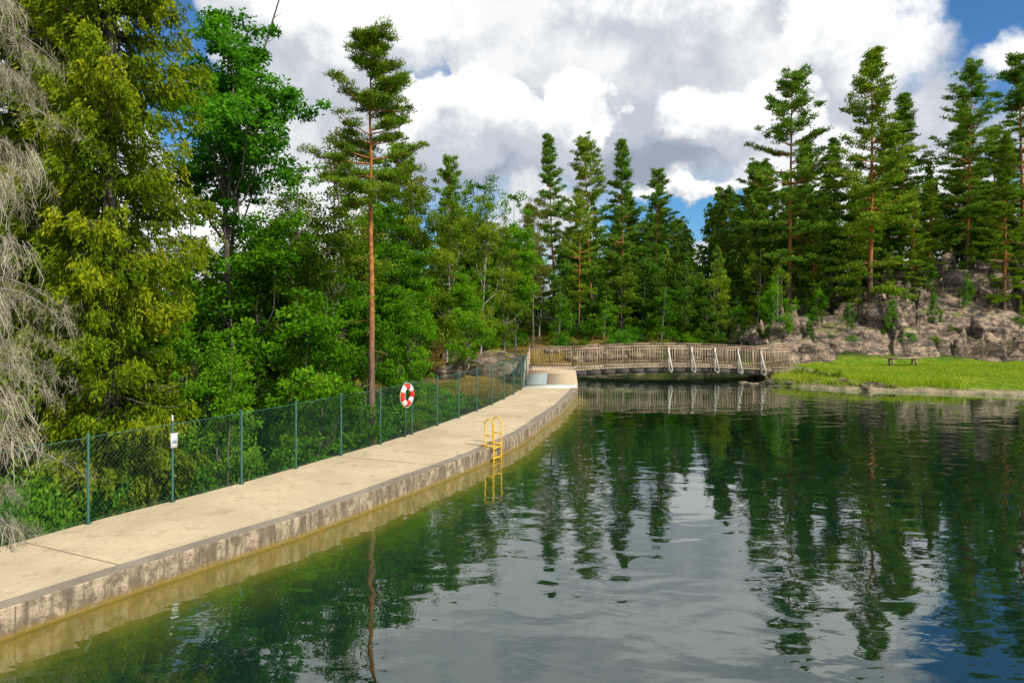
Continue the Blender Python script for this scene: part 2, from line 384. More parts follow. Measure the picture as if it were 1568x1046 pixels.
def poly_prism(mb,q,z0,z1,m):
    q=[tuple(a) for a in q]; z1=z1 if hasattr(z1,'__len__') else [z1]*4
    V=[(x,y,z0) for x,y in q]+[(x,y,z1[i]) for i,(x,y) in enumerate(q)]
    mb.add(V,[(3,2,1,0),(4,5,6,7),(0,1,5,4),(1,2,6,5),(2,3,7,6),(3,0,4,7)],m)
poly_prism(mb,[(.55,30.72),(2.96,30.52),(3.45,36.9),(.95,36.9)],-2.5,[.33,.33,.43,.43],0)
poly_prism(mb,[(.95,36.91),(3.45,36.91),(3.45,39.6),(.95,39.6)],-2.5,.43,0)
poly_prism(mb,[(.50,30.0),(2.85,29.9),(2.96,31.2),(.56,31.2)],.3,.375,1)
n=26
for i in range(n):
    y0=31.22+i*(36.9-31.22)/n; y1=y0+(36.9-31.22)/n-.012; u0=(y0-30.6)/6.3; u1=(y1-30.6)/6.3
    xl=.55+.4*u0; xr=2.96+.49*u0; xm=1.55+.4*u0; z0=.345+.10*u0
    if i<19: poly_prism(mb,[(xl,y0),(xm,y0),(xm,y1),(xl,y1)],z0-.03,z0+.004,2)
    poly_prism(mb,[(xm+.01 if i<19 else xl,y0),(xr,y0),(xr,y1),(xm+.01 if i<19 else xl,y1)],z0-.03,z0+.02,3)
for i in range(int(2.5/.145)):
    x=.96+i*.145+.003; poly_prism(mb,[(x,36.93),(x+.135,36.93),(x+.135,39.55),(x,39.55)],.432,.475,3)
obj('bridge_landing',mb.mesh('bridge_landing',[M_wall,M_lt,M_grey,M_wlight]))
x0,x1=3.46,13.9; YN,YF=37.0,39.3
def dz(x): u=np.clip((x-x0)/(x1-x0),0,1); return .475+.20*4*u*(1-u)
br=bpy.data.objects.new('footbridge',None); scene.collection.objects.link(br)
mb=MB(); xs_=np.arange(x0,x1,.145)
for x in xs_:
    z=dz(x); mb.beam((x+.07,YN-.12,z-.02),(x+.07,YF+.12,z-.02),.135,.04,0,rng.uniform())
obj('deck_boards',mb.mesh('deck_boards',[M_wlight]),parent=br)
mb=MB()
for yy in (YN,38.1,YF):
    q=np.linspace(x0-.2,x1+.2,15)
    for a_,b_ in zip(q[:-1],q[1:]): mb.beam((a_,yy,dz(a_)-.20),(b_+.002,yy,dz(b_)-.20),.16,.30,0)
obj('main_beams',mb.mesh('main_beams',[M_beam]),parent=br)
def railing(mb,path,h=1.1,sp=.13,zoff=0):
    for a_,b_ in zip(path[:-1],path[1:]):
        a_=np.array(a_,float);b_=np.array(b_,float); L=np.linalg.norm(b_-a_); n=max(1,int(round(L/sp)))
        mb.beam(a_+[0,0,h],b_+[0,0,h],.10,.045,0,rng.uniform()); mb.beam(a_+[0,0,h-.14],b_+[0,0,h-.14],.035,.07,0,rng.uniform())
        mb.beam(a_+[0,0,.10],b_+[0,0,.10],.035,.07,0,rng.uniform())
        for i in range(n):
            p=a_+(b_-a_)*(i+.5)/n; mb.beam(p+[0,0,.03],p+[0,0,h-.03],.028,.05,0,rng.uniform(),)
mb=MB()
q=np.linspace(x0,x1,8)
railing(mb,[(x,YN-.06,dz(x)) for x in q]); railing(mb,[(x,YF+.06,dz(x)) for x in q])
railing(mb,[(.62,31.3,.36),(.80,34.2,.40),(.93,36.9,.45),(.97,39.36,.475),(3.46,39.36,.475)])
railing(mb,[(13.9,YF+.06,.475),(15.3,40.6,.5),(16.9,41.9,.55)])
railing(mb,[(13.9,YN-.06,.475),(15.4,37.9,.45)])
for x in q:
    mb.beam((x,YF+.12,dz(x)-.3),(x,YF+.12,dz(x)+1.08),.09,.09,0)
for p in [(.64,31.25,.3),(.80,34.2,.3),(.93,36.9,.3),(.97,39.4,.3),(2.2,39.42,.3)]: mb.beam(p,(p[0],p[1],1.6),.09,.09,0)
obj('railings',mb.mesh('railings',[M_wood]),parent=br)
mb=MB()
for x in (8.45,9.7,10.95,12.2,13.45):
    z=dz(x); mb.beam((x,YN-.14,z-.25),(x,YN-.14,z+1.05),.09,.08,0,rng.uniform())
    mb.beam((x+.12,YN-.52,z-.22),(x,YN-.18,z+.80),.07,.07,0,rng.uniform()); mb.beam((x+.06,YN-.56,z-.25),(x+.06,YN+.1,z-.25),.07,.09,0,rng.uniform())
mb.beam((.50,30.2,.38),(.62,31.3,1.5),.08,.10,0); mb.beam((.6,31.32,.36),(.6,31.32,1.52),.1,.1,0)
obj('outrigger_posts',mb.mesh('outrigger_posts',[M_gw]),parent=br)
mb=MB()
poly_prism(mb,[(13.7,36.6),(16.6,36.6),(16.6,39.8),(13.7,39.8)],-1.5,.44,0)
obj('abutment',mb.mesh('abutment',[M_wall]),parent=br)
# ---------------------------------------------------------------- rocks
def rockc(t,g):
    n=t.noise(g,.9,6,.65).outputs[0]; n2=t.noise(g,5,6,.75).outputs[0]
    mp=t.n('ShaderNodeMapping');t.L.new(g,mp.inputs[0]);mp.inputs['Scale'].default_value=(.8,.8,3.0);mp.inputs['Rotation'].default_value=(.2,.25,0)
    n3=t.noise(mp.outputs[0],1.3,5,.7,.6).outputs[0]
    c=t.mix(t.mr(n,.38,.62),(.29,.225,.175),(.50,.37,.27)); c=t.mix(t.mr(n2,.40,.60),t.mix(1,c,(.45,.45,.47),'MULTIPLY'),c)
    c=t.mix(t.mr(n3,.48,.57,0,.85),c,(.075,.066,.058))
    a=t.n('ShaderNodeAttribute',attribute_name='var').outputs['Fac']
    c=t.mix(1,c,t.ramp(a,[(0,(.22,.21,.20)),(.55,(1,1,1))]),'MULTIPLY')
    ge=t.n('ShaderNodeNewGeometry'); s=t.n('ShaderNodeSeparateXYZ'); t.L.new(ge.outputs['Normal'],s.inputs[0])
    moss=t.m('MULTIPLY',t.mr(s.outputs[2],.75,.95),t.mr(n,.48,.57)); return t.mix(t.m('MULTIPLY',moss,.8),c,(.14,.19,.02))
M_rock=pbr('granite_rock',rockc,.9,lambda t,g:t.noise(g,3,7,.7).outputs[0],.14,spec=.15)
gx=np.linspace(14.5,50,420);gy=np.linspace(40.5,56,220); RX,RY=np.meshgrid(gx,gy,indexing='ij')
def cells(x,y,sc,seed):
    px,py=x/sc,y/sc; bi=np.full(x.shape,9.);b2=bi.copy();hv=np.zeros(x.shape)
    for dx in(-1,0,1):
        for dy in(-1,0,1):
            cx,cy=np.floor(px)+dx,np.floor(py)+dy
            jx=h3(P3(cx,cy,seed)); jy=h3(P3(cx,cy,seed+5.)); d=np.hypot(px-cx-jx,py-cy-jy)
            hh=h3(P3(cx,cy,seed+9.)); nb=d<bi; b2=np.where(nb,bi,np.minimum(b2,d)); hv=np.where(nb,hh,hv); bi=np.where(nb,d,bi)
    return hv,b2-bi
wx=RX*.6+1.0*(fbm(P3(RX*.4,RY*.4,1.),3)-.5)*2; wy=RY*1.2+1.0*(fbm(P3(RX*.4,RY*.4,5.),3)-.5)*2
h1,c1=cells(wx,wy,2.0,1.);h2,c2=cells(wx*1.2,wy,.95,3.)
base=height(RX,RY)
z=hillf(RX,RY)+.75+(h1-.5)*2.2+(h2-.5)*.9-.8*(1-sst(c1,0,.16))-.35*(1-sst(c2,0,.16))
st=.8; zz=z/st+.6*(fbm(P3(RX*.2,RY*.2,3.),2)-.5); zf=np.floor(zz); z=.5*z+.5*st*(zf+sst(zz-zf,.3,.7)); z+= .18*(fbm(P3(RX*1.5,RY*1.5,2.),5)-.5)
front=43.0+1.5*(fbm(P3(RX*.35,RY*0,4.),3)-.5)*2-1.0*sst(RX,14,17)*(1-sst(RX,19,22))
edge=sst(RY,front-.3,front+.4)*(1-sst(RY,52.5,55))*sst(RX,15,16.5)
gapn=fbm(P3(RX*.33,RY*.5,9.),3)
gap=1-sst(gapn,.62,.70)
ROCKZ=base-.8+(np.maximum(z,base+.1)-base+.85)*edge*(.10+.90*gap)
mb=MB(); ix=np.arange(RX.size).reshape(RX.shape)
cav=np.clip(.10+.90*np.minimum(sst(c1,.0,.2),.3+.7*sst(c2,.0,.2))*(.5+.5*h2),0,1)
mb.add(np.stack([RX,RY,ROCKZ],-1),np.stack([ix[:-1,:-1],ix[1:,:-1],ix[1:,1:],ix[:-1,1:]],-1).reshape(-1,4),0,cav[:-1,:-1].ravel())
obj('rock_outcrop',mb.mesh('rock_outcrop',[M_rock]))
mb=MB()
for i in range(85):
    u=rng.uniform(); x=12.5+u*5.2+rng.normal()*.3; y=35.2-u*3.2+rng.normal()*.5; sz=rng.uniform(.06,.24)
    mb.rock((x,y,max(gz(x,y),-.1)+sz*.05),(sz*1.4,sz,sz*.6),4)
for i in range(40):
    u=rng.uniform(); x=13.8+u*3.2; y=36.5-.2*rng.uniform(); sz=rng.uniform(.15,.3); mb.rock((x,y,rng.uniform(-.05,.35)),(sz*1.3,sz*.7,sz*.8),4)
obj('shore_stones',mb.mesh('shore_stones',[M_rock]))
mb=MB()
for i in range(30):
    x=rng.uniform(2,14.5); y=45.8+rng.uniform(0,1.8)+.6*abs(x-8.5)*-.25; sz=rng.uniform(.2,.6)
    mb.rock((x,y,max(gz(x,y),0)+sz*.0),(sz*1.5,sz,sz*.45),5)
for i in range(34):
    x=rng.uniform(-3.2,.3); y=31+ (x+3)*1.0+rng.uniform(0,5); sz=rng.uniform(.2,.75)
    mb.rock((x,y,gz(x,y)+sz*.2),(sz*1.3,sz,sz*.8),5)
obj('boulders',mb.mesh('boulders',[M_rock]))
# bench
mb=MB(); bx,by=23.4,40.9; bz=gz(bx,by)
for i in range(4): mb.beam((bx-.95,by-.22+i*.13,bz+.45),(bx+.95,by-.22+i*.13,bz+.45),.11,.045,0,rng.uniform())
for sx in (-.7,.7):
    mb.beam((bx+sx,by-.2,bz-.05),(bx+sx,by-.2,bz+.425),.09,.09,0); mb.beam((bx+sx,by+.2,bz-.05),(bx+sx,by+.2,bz+.425),.09,.09,0)
    mb.beam((bx+sx+.06,by-.24,bz+.38),(bx+sx+.06,by+.24,bz+.38),.04,.08,0)
obj('park_bench',mb.mesh('park_bench',[M_wood]))
# ---------------------------------------------------------------- trees
def clumpleaves(mb,C,rad,K,L,W,m,flat=.6,up=.4,vspread=.25,vc=None,jit=1.):
    C=np.asarray(C); n=len(C); 
    if vc is None: vc=rng.uniform(.25,.75,n)
    rad=np.broadcast_to(rad,(n,))
    c=np.repeat(C,K,0); r=np.repeat(rad,K)
    d=nrm(rng.normal(size=(n*K,3))); u=rng.uniform(0,1,n*K)**.5
    off=d*(r*u)[:,None]*np.array([1,1,flat])
    D=d+np.array([0,0,up])+rng.normal(size=(n*K,3))*.5*jit
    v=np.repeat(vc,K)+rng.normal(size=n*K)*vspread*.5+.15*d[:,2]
    LL=L*rng.uniform(.7,1.3,n*K)
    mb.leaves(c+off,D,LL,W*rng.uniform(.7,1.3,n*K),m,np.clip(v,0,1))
def trunkpts(H,n=10,bend=.02,lean=(0,0)):
    z=np.linspace(0,H,n); w=np.cumsum(rng.normal(size=(n,2))*bend*H/n*2,0); w-=w[0]
    return np.c_[w+np.array(lean)*(z/H)[:,None]*H,z]
def tp(T,z): return np.array([np.interp(z,T[:,2],T[:,0]),np.interp(z,T[:,2],T[:,1]),z])
def pine(H,cs,R,tr,K,L,W,cr=.32,space=.5,stubs=8,lm=L_pine,dens=1.,top=.7,low=.5,flat=.5,vmin=.35):
    mb=MB(); T=trunkpts(H,12,.008); mb.tube(T,np.linspace(tr,tr*.12,12)*np.r_[1.25,1.05,np.ones(10)],9,0)
    C=[];z=cs*H
    while z<H*.985:
        t=(z-cs*H)/(H-cs*H); pr=(1-t)**top*(low+(1-low)*min(1,t/.2)); wl=rng.uniform(.7,1.2)
        for k in range(rng.integers(4,7)):
            az=rng.uniform(0,6.28); Lb=R*pr*wl*rng.uniform(vmin,1.25)+.25; el=R_(-14+55*t+rng.normal()*9)
            s_=np.linspace(0,1,5); dh=np.array([math.cos(az),math.sin(az),0])
            b0=tp(T,z+rng.uniform(-.12,.12)); side=np.array([-dh[1],dh[0],0])
            pt=b0+dh*(Lb*s_*math.cos(el))[:,None]+np.array([0,0,1.])*(Lb*s_*math.sin(el)+.2*Lb*s_**2-.1*Lb*s_)[:,None]+side*(rng.normal()*.12*Lb*s_**2)[:,None]
            mb.tube(pt,np.linspace(.010*Lb+.012,.006,5),4,0)
            m=int((2+Lb*3.6)*dens)
            for j in range(m):
                q=rng.uniform(.35,1.0); p=np.array([np.interp(q,s_,pt[:,i]) for i in range(3)])
                p=p+side*rng.uniform(-1,1)*.40*Lb*(1.15-q)+np.array([0,0,rng.uniform(0,.12)])
                C.append(p)
            C.append(pt[-1])
        z+=space*rng.uniform(.7,1.3)*(1-.45*t)
    for k in range(4): C.append(tp(T,H-.12*k))
    for k in range(stubs):
        z=rng.uniform(.2,1)*cs*H; az=rng.uniform(0,6.28); d=np.array([math.cos(az),math.sin(az),-.15]); b0=tp(T,z); l=rng.uniform(.2,.8)
        mb.tube([b0,b0+d*l*.5,b0+d*l+[0,0,-.1*l]],[.012,.009,.004],4,0)
        if k%3==0: C.append(b0+d*l)
    clumpleaves(mb,np.array(C),rng.uniform(.7,1.3,len(C))*cr,K,L,W,1,flat,.6)
    return mb.mesh('pine',[B_pine,lm],False)
def broad(H,cz,rx,rz,lobes,cl,K,L,W,tr,cr=.5,lm=L_dec,bk=B_grey,lean=(0,0),stems=1):
    mb=MB(); ztop=cz*H
    for st_ in range(stems):
        a0=rng.uniform(0,6.28); ln=(lean[0]+(.10*math.cos(a0) if stems>1 else 0),lean[1]+(.10*math.sin(a0) if stems>1 else 0))
        T=trunkpts(H*.93,10,.03,ln); mb.tube(T,np.linspace(tr,tr*.12,10)*np.r_[1.3,1.05,np.ones(8)],8,0)
    C=[];V=[];cen=np.array([T[-1][0]*cz,T[-1][1]*cz,ztop])
    for l in range(lobes):
        d=nrm(rng.normal(size=3)); rr=rng.uniform(.4,.88); lc=cen+d*rr*np.array([rx,rx,rz]); lr=rng.uniform(.26,.46)*rx; vb=rng.uniform(.3,.65)
        t0=np.clip((lc[2]-.35*rx-rng.uniform(.1,.6)*rx)/H,.12,.9)*H; b0=tp(T,min(t0,H*.9))
        mdp=(b0+lc)/2+np.array([0,0,-.1*rx])+rng.normal(size=3)*.08*rx
        mb.tube([b0,mdp,lc],[tr*.38,tr*.24,tr*.1],5,0)
        for j in range(cl):
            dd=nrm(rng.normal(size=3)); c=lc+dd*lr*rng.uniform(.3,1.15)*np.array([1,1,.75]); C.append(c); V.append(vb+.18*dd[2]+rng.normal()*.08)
            if j%2==0: mb.tube([lc,(lc+c)/2+rng.normal(size=3)*.05,c],[tr*.1,tr*.06,.004],3,0)
    for j in range(lobes*2):
        z=rng.uniform(cz*H-rz*.8,H*.97); b0=tp(T,min(z,H*.93)); C.append(b0+rng.normal(size=3)*[.25*rx,.25*rx,.2]); V.append(.35)
    C=np.array(C);V=np.array(V); V=V[C[:,2]>.2]; C=C[C[:,2]>.2]
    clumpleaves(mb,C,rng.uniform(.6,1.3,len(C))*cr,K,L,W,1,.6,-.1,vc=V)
    return mb.mesh('broad',[bk,lm])
def spruce(H,R,tr,L,W,space=.32,lm=L_spr,z0=.4,K=10,dens=1.,top=.75):
    mb=MB(); T=trunkpts(H,12,.006); mb.tube(T,np.linspace(tr,.02,12),9,0)
    Cs=[];Ds=[];Vs=[];z=z0
    while z<H*.99:
        t=z/H; Lm=R*(1-t)**top+.12
        for k in range(rng.integers(6,9)):
            az=rng.uniform(0,6.28); Lb=Lm*rng.uniform(.55,1.15); dh=np.array([math.cos(az),math.sin(az),0]); side=np.array([-dh[1],dh[0],0])
            s_=np.linspace(0,1,5); dr=.35*(1-t)-.25*t
            pt=tp(T,z+rng.uniform(-.1,.1))+dh*(Lb*s_)[:,None]+np.array([0,0,1.])*(-dr*Lb*s_+.22*Lb*s_**3)[:,None]
            mb.tube(pt,np.linspace(.009*Lb+.01,.004,5),4,0)
            ns=int((4+Lb*9)*dens); vb=rng.uniform(.2,.75)
            q=rng.uniform(.18,1,ns)
            P=np.stack([np.interp(q,s_,pt[:,i]) for i in range(3)],1)
            lat=rng.uniform(-1,1,ns)*.34*Lb*(1.1-q); P=P+side*lat[:,None]
            hl=rng.uniform(.18,.55,ns)*(.6+.4*(1-t))
            hd=nrm(dh[None]*.5+side[None]*(lat/(Lb+.1))[:,None]+np.array([[0,0,-.9]])+rng.normal(size=(ns,3))*.2)
            f=np.tile(np.linspace(0,1,K),ns); PP=np.repeat(P,K,0)+np.repeat(hd,K,0)*(f*np.repeat(hl,K))[:,None]+rng.normal(size=(ns*K,3))*.035
            Cs.append(PP); Ds.append(np.repeat(hd,K,0)+rng.normal(size=(ns*K,3))*.45)
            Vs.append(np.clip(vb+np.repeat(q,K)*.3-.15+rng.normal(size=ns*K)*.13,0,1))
        z+=space*rng.uniform(.8,1.2)
    C=np.concatenate(Cs);D=np.concatenate(Ds);V=np.concatenate(Vs)
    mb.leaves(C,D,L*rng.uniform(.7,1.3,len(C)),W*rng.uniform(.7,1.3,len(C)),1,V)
    return mb.mesh('spruce',[B_grey,lm])
def place(name,me,x,y,topz,H,rot=None,wid=1.,parent=None):
    b=gz(x,y)-.08; sc=(topz-b)/H; tl=0 if rot is not None else .018; rot=rng.uniform(0,6.28) if rot is None else rot
    o=obj(name,me,(x,y,b),rot,(sc*wid,sc*wid,sc),parent)
    o.rotation_euler=(rng.normal()*tl,rng.normal()*tl,rot); return o
np_=pine(11.2,.64,1.6,.105,64,.11,.02,.21,.38,14,L_pine,2.1,.6,.8,.35,.3); place('pine_tree',np_,-3.8,18.6,11.3,11.2,rot=1.0)
sp1=spruce(21,2.15,.2,.12,.036,.27,L_spr,.5,16,1.45,.42); place('spruce_tree',sp1,-9.1,15.4,21,21,rot=2.)
sp2=spruce(15,2.4,.2,.24,.07,.40,L_spr,.5,8,.9,.6); place('spruce_tree',sp2,-13.6,19,18,15); place('spruce_tree',sp2,-11.8,17.5,17,15)
ash=broad(14.5,.70,2.6,3.7,26,12,85,.15,.07,.13,.42,L_ash,B_grey,(.0,0)); place('ash_tree',ash,-9.1,21.5,14.2,14.5,rot=.5)
bA=broad(9,.52,2.2,3.9,23,10,66,.12,.07,.08,.36,L_dec,B_grey); bB=broad(9,.5,2.0,4.0,23,10,62,.10,.06,.06,.35,L_bir,B_birch)
bC=broad(7,.5,2.1,3.1,19,10,68,.12,.07,.06,.36,L_dec,B_grey,stems=2); bO=broad(10,.60,1.8,3.5,16,9,52,.10,.06,.08,.36,L_olive,B_grey)
for (me_,H,x,y,t_,w,nm) in [(bA,9,-8.2,24.5,9.8,1,'maple_tree'),(bO,10,-7.3,27.5,11.6,.9,'aspen_tree'),(bC,7,-7.9,20.2,6.8,1,'alder_tree'),(bB,9,-6.1,21.5,8.2,1,'birch_tree'),
    (bC,7,-5.2,17.8,4.6,.9,'alder_tree'),(bA,9,-11.8,26,8.5,1.1,'maple_tree'),(bB,9,-4.3,29.5,10.4,.85,'birch_tree'),(bA,9,-4.1,25.5,8.2,.8,'maple_tree'),(bC,7,-6.6,15.8,3.6,.8,'alder_tree'),
    (bB,9,-1.7,36,10.9,.8,'birch_tree'),(bC,7,-2.2,31.5,5.6,.85,'alder_tree'),(bA,9,.2,44,11.8,.75,'aspen_tree'),(bO,10,1.4,47,12.2,.9,'aspen_tree'),(bA,9,-6.3,32,11.0,.9,'maple_tree'),(bC,7,-3.4,23.5,4.8,.75,'alder_tree'),
    (bB,9,-9.4,30,10,1,'birch_tree'),(bC,7,-10.3,18.5,5.6,1,'alder_tree'),(bA,9,-6.0,25.6,8.6,.9,'maple_tree'),(bB,9,-3.2,33.5,10.2,.8,'birch_tree'),(bA,9,-2.6,41,12.0,.8,'aspen_tree'),(bC,7,-4.6,21.2,5.0,.8,'alder_tree'),(bB,9,-.4,40.5,9.6,.7,'birch_tree'),(bO,10,-5.2,36,12.0,.9,'aspen_tree'),(bC,7,-8.6,17.6,4.6,.9,'alder_tree'),(bC,7,-1.6,38,5.2,.8,'alder_tree')]:
    place(nm,me_,x,y,t_,H,wid=w)
pf=[pine(18,.22,3.2,.17,28,.26,.075,.42,.80,8,L_pinefar,.95,.6,.5,.4),pine(18,.14,3.1,.17,28,.26,.075,.42,.78,6,L_pinefar,.95,.8,.5,.4),pine(17,.28,3.3,.16,28,.25,.075,.40,.85,8,L_pine,.95,.5,.5,.4),
    pine(20,.10,4.9,.22,30,.26,.08,.48,.82,5,L_pine,.85,.8,.7,.4),pine(20,.24,4.0,.20,30,.26,.075,.46,.88,7,L_pinefar,.9,.5,.6,.4)]
df=[broad(9,.5,2.1,4.0,15,9,34,.20,.10,.09,.46,L_dark,B_grey),broad(9,.5,1.9,3.9,14,9,34,.19,.09,.07,.42,L_bir,B_birch),broad(6,.5,2.0,2.7,12,8,36,.17,.09,.05,.40,L_dec,B_birch,stems=2)]
sf=spruce(11,2.1,.12,.28,.095,.45,L_pinefar,.3,5,.8,.8)
for i,(k,x,y,t_,w) in enumerate([(1,3.3,52,16.9,.82),(2,6.4,54,17.1,.85),(1,8.75,54,17.0,.88),(0,11.8,56,14.9,.95),(2,4.9,50,11.8,.7),(0,9.9,58,13.5,.9),(1,1.4,55,12,.9),
    (4,20.3,50,20.9,.98),(3,25.1,48,21.8,.95),(1,29.6,52,20.0,1.1),(4,33.3,50,21.2,1),(0,37.6,50,22.2,1.1),(2,21.6,60,16.5,1.1),(1,26.5,56,17.5,1.1),(3,33.5,46.5,15.5,.75),(0,31.5,57,18.5,1.1),(1,39,55,18,1.1),
    (0,-3.5,38,12.2,.8),(2,-6.0,36,12.5,.9),(3,37.5,46.5,14,.8),(1,23,54,17.0,1.),(4,17.6,57,13.5,.9),(0,42,48,20,1.),(3,28.6,48.5,12,.75),(3,21.8,49,10.5,.7),(1,35.6,54,19,1.1),(3,30.5,50,13,.8)]):
    H=(18,18,17,20,20)[k]; place('pine_tree',pf[k],x,y,t_,H,wid=w)
for (k,x,y,t_,w) in [(2,17.4,44.5,6.4,.75),(2,10.5,48,5.6,.8),(2,19.5,44.6,3.4,.6),(2,25,45.2,5.0,.5),(2,28.2,45.4,5.4,.5),(2,31,46.5,6.4,.5),(1,33.5,45,4.6,.4),(2,22.5,45.5,4.6,.5),(1,18.8,47.5,8,.7),
    (0,12.8,50,8.5,.9),(1,14.6,49,7.5,.8),(0,20.5,53,12,1.1),(0,24,53,13,1.1),(0,29,54,13,1.1),(0,35,54,13,1.1),(0,16,54,9.5,1.1),(1,8,50,7.8,.8),(0,6,51.5,8.5,1),(0,3.5,49.5,8.5,.9),(1,2,50,9,.9),(0,10,52,9,1),
    (0,0,52,10.5,1.1),(0,13.5,47.6,5.4,.8),(2,6.5,48.5,5.0,.9),(2,3.2,47.6,4.8,.8),(2,15.6,46.4,4.6,.8),(0,11.4,54,9.5,1),(1,18,50,8.6,.8),(0,5,55,10,1.1),(0,8,56,10,1.1),(0,38.5,52,13,1.1),(0,42,53,14,1.2),
    (1,26.8,48.5,8.5,.6),(1,24,47.5,6.8,.5),(2,35.5,48,8.5,.7),(2,29.5,48.2,7.6,.7),(1,32.4,48.6,9,.6),(2,20.8,46.4,5.8,.7),(2,36.5,45.2,5.6,.5)]:
    place('birch_tree' if k==1 else ('rowan_tree' if k==2 else 'alder_tree'),df[k],x,y,t_,(9,9,6)[k],wid=w)
for (x,y,t_) in [(16.6,58,12.6),(15.3,50.5,8.4),(18.7,52,11),(13.7,55,10.4),(27.2,51.5,14),(22.4,51,12),(32.2,52.5,15),(19.8,56,13)]: place('spruce_tree',sf,x,y,t_,11)
bf=bpy.data.objects.new('background_forest',None); scene.collection.objects.link(bf)
for i in range(95):
    x=rng.uniform(-6,60); y=rng.uniform(58,80)
    if x>40: y=rng.uniform(44,76)
    k=rng.integers(0,5); g0=gz(x,y)
    if k<2: place('forest_tree',df[0],x,y,g0+rng.uniform(7,11),9,parent=bf)
    elif k<4: place('forest_tree',sf,x,y,g0+rng.uniform(7,12),11,parent=bf)
    else: place('forest_tree',pf[rng.integers(0,3)],x,y,g0+rng.uniform(10,13),18,wid=1.1,parent=bf)
for i in range(60):
    x=rng.uniform(-38,-3); y=rng.uniform(34,62); g0=gz(x,y)
    place('forest_tree',[df[0],df[1],sf][i%3],x,y,min(g0+rng.uniform(6,10),6.5+(y-30)*.07),[9,9,11][i%3],parent=bf)
mb=MB(); mb.tube([(-10.6,24.5,-1),(-9.9,24.3,7),(-9.0,24.2,12.4),(-8.0,24.1,15.5)],[.10,.06,.036,.02],6,0)
for z,l in ((13.3,.5),(14.2,.5),(12.6,.6)): 
    x=-9.0+(z-12.4)*.32; mb.tube([(x,24.2,z),(x+l*.6,24.1,z+.1)],[.015,.005],4,0)
obj('dead_tree',mb.mesh('dead_tree',[B_grey]))
def lichen_tree(H,R,tr,nb,ns):
    mb=MB(); T=trunkpts(H,12,.01); mb.tube(T,np.linspace(tr,.03,12),8,0)
    for b in range(nb):
        z=rng.uniform(.15,.97)*H; az=rng.uniform(0,6.28); Lb=R*rng.uniform(.35,1.1)*(1-.35*z/H); dh=np.array([math.cos(az),math.sin(az),0]); side=np.array([-dh[1],dh[0],0])
        s_=np.linspace(0,1,6); pt=tp(T,z)+dh*(Lb*s_)[:,None]+np.array([0,0,1.])*(.12*Lb*s_-.6*Lb*s_**2)[:,None]+side*(np.sin(s_*4+az)*.1*Lb)[:,None]
        mb.tube(pt,np.linspace(.018,.004,6),4,0,.5)
        for k in range(ns):
            q=rng.uniform(.15,1); p=np.array([np.interp(q,s_,pt[:,i]) for i in range(3)]); l=rng.uniform(.25,.9)*.7
            d=nrm(rng.normal(size=3)*[.5,.5,.2]+dh*.35+[0,0,-.15]); p1=p+d*l*.45; p2=p1+nrm(d*.5+np.array([0,0,-.9]))*l*.5; p3=p2+np.array([rng.normal()*.05,rng.normal()*.05,-l*.35])
            w=.004; v=rng.uniform(.2,1); sd_=side*w
            mb.add([p-sd_,p+sd_,p1+sd_,p1-sd_,p2+sd_*.8,p2-sd_*.8,p3+sd_*.4,p3-sd_*.4],[(0,1,2,3),(3,2,4,5),(5,4,6,7)],1,v)
            n=7; f=rng.uniform(0,1,n)[:,None]; base_=p1*(1-f)+p2*f+rng.normal(size=(n,3))*.03
            mb.leaves(base_,rng.normal(size=(n,3))*.5+np.array([0,0,-.8]),rng.uniform(.08,.2,n),.006,1,np.clip(v+rng.normal(size=n)*.1,0,1))
    return mb.mesh('lichen',[B_dead,L_lichen])
lt=lichen_tree(12,1.45,.10,75,42); place('dead_spruce_tree',lt,-8.5,10.75,11.5,12,rot=.3)
# ---------------------------------------------------------------- shrubs
bush=[]
for lm in (L_dec,L_ash,L_bir):
    mb=MB(); C=[]
    for k in range(26):
        d=nrm(rng.normal(size=3)); d[2]=abs(d[2]); p=d*rng.uniform(.4,1)*np.array([.9,.9,.95]); C.append(p); mb.tube([(0,0,0),p*.5+[0,0,.1],p],[.015,.01,.004],3,0)
    clumpleaves(mb,np.array(C),.27,85,.075,.045,1,.7,-.1); bush.append(mb.mesh('shrub',[B_grey,lm]))
hedge=bpy.data.objects.new('undergrowth',None); scene.collection.objects.link(hedge)
for i in range(200):
    u=rng.uniform(.12,.86); k=u*(ND-1); i0=int(k); p=out_[i0]+(out_[i0+1]-out_[i0])*(k-i0); off=rng.uniform(.6,5.5); p=p-dirs[i0]*off
    b=gz(*p); top=rng.uniform(.5,1.5)*(1 if off>1.6 else .75)
    sc=max(.45,(top-b)/1.25); wd=min(sc,1.1)
    if off<wd*.95+.1: p=p-dirs[i0]*(wd*.95+.1-off)
    obj('shrub',bush[rng.integers(0,3)],(p[0],p[1],gz(*p)-.05),rng.uniform(0,6.28),(wd,wd,sc),hedge)
for i in range(80):
    x=rng.uniform(-4,16); y=rng.uniform(47,56); s_=rng.uniform(.5,1.3)
    obj('shrub',bush[rng.integers(0,3)],(x,y,gz(x,y)-.05),rng.uniform(0,6.28),s_,hedge)
cnt=0
while cnt<110:
    x=rng.uniform(17,44); y=rng.uniform(43.2,54); ia,ib=np.argmin(abs(gx-x)),np.argmin(abs(gy-y))
    if gapn[ia,ib]<.54 and rng.uniform()<.8 and y<50: continue
    s_=rng.uniform(.25,.65)+.4*(y>50); cnt+=1
    zi=float(ROCKZ[ia,ib])
    obj('shrub',bush[rng.integers(0,3)],(x,y,max(gz(x,y),zi)-.1),rng.uniform(0,6.28),s_,hedge)
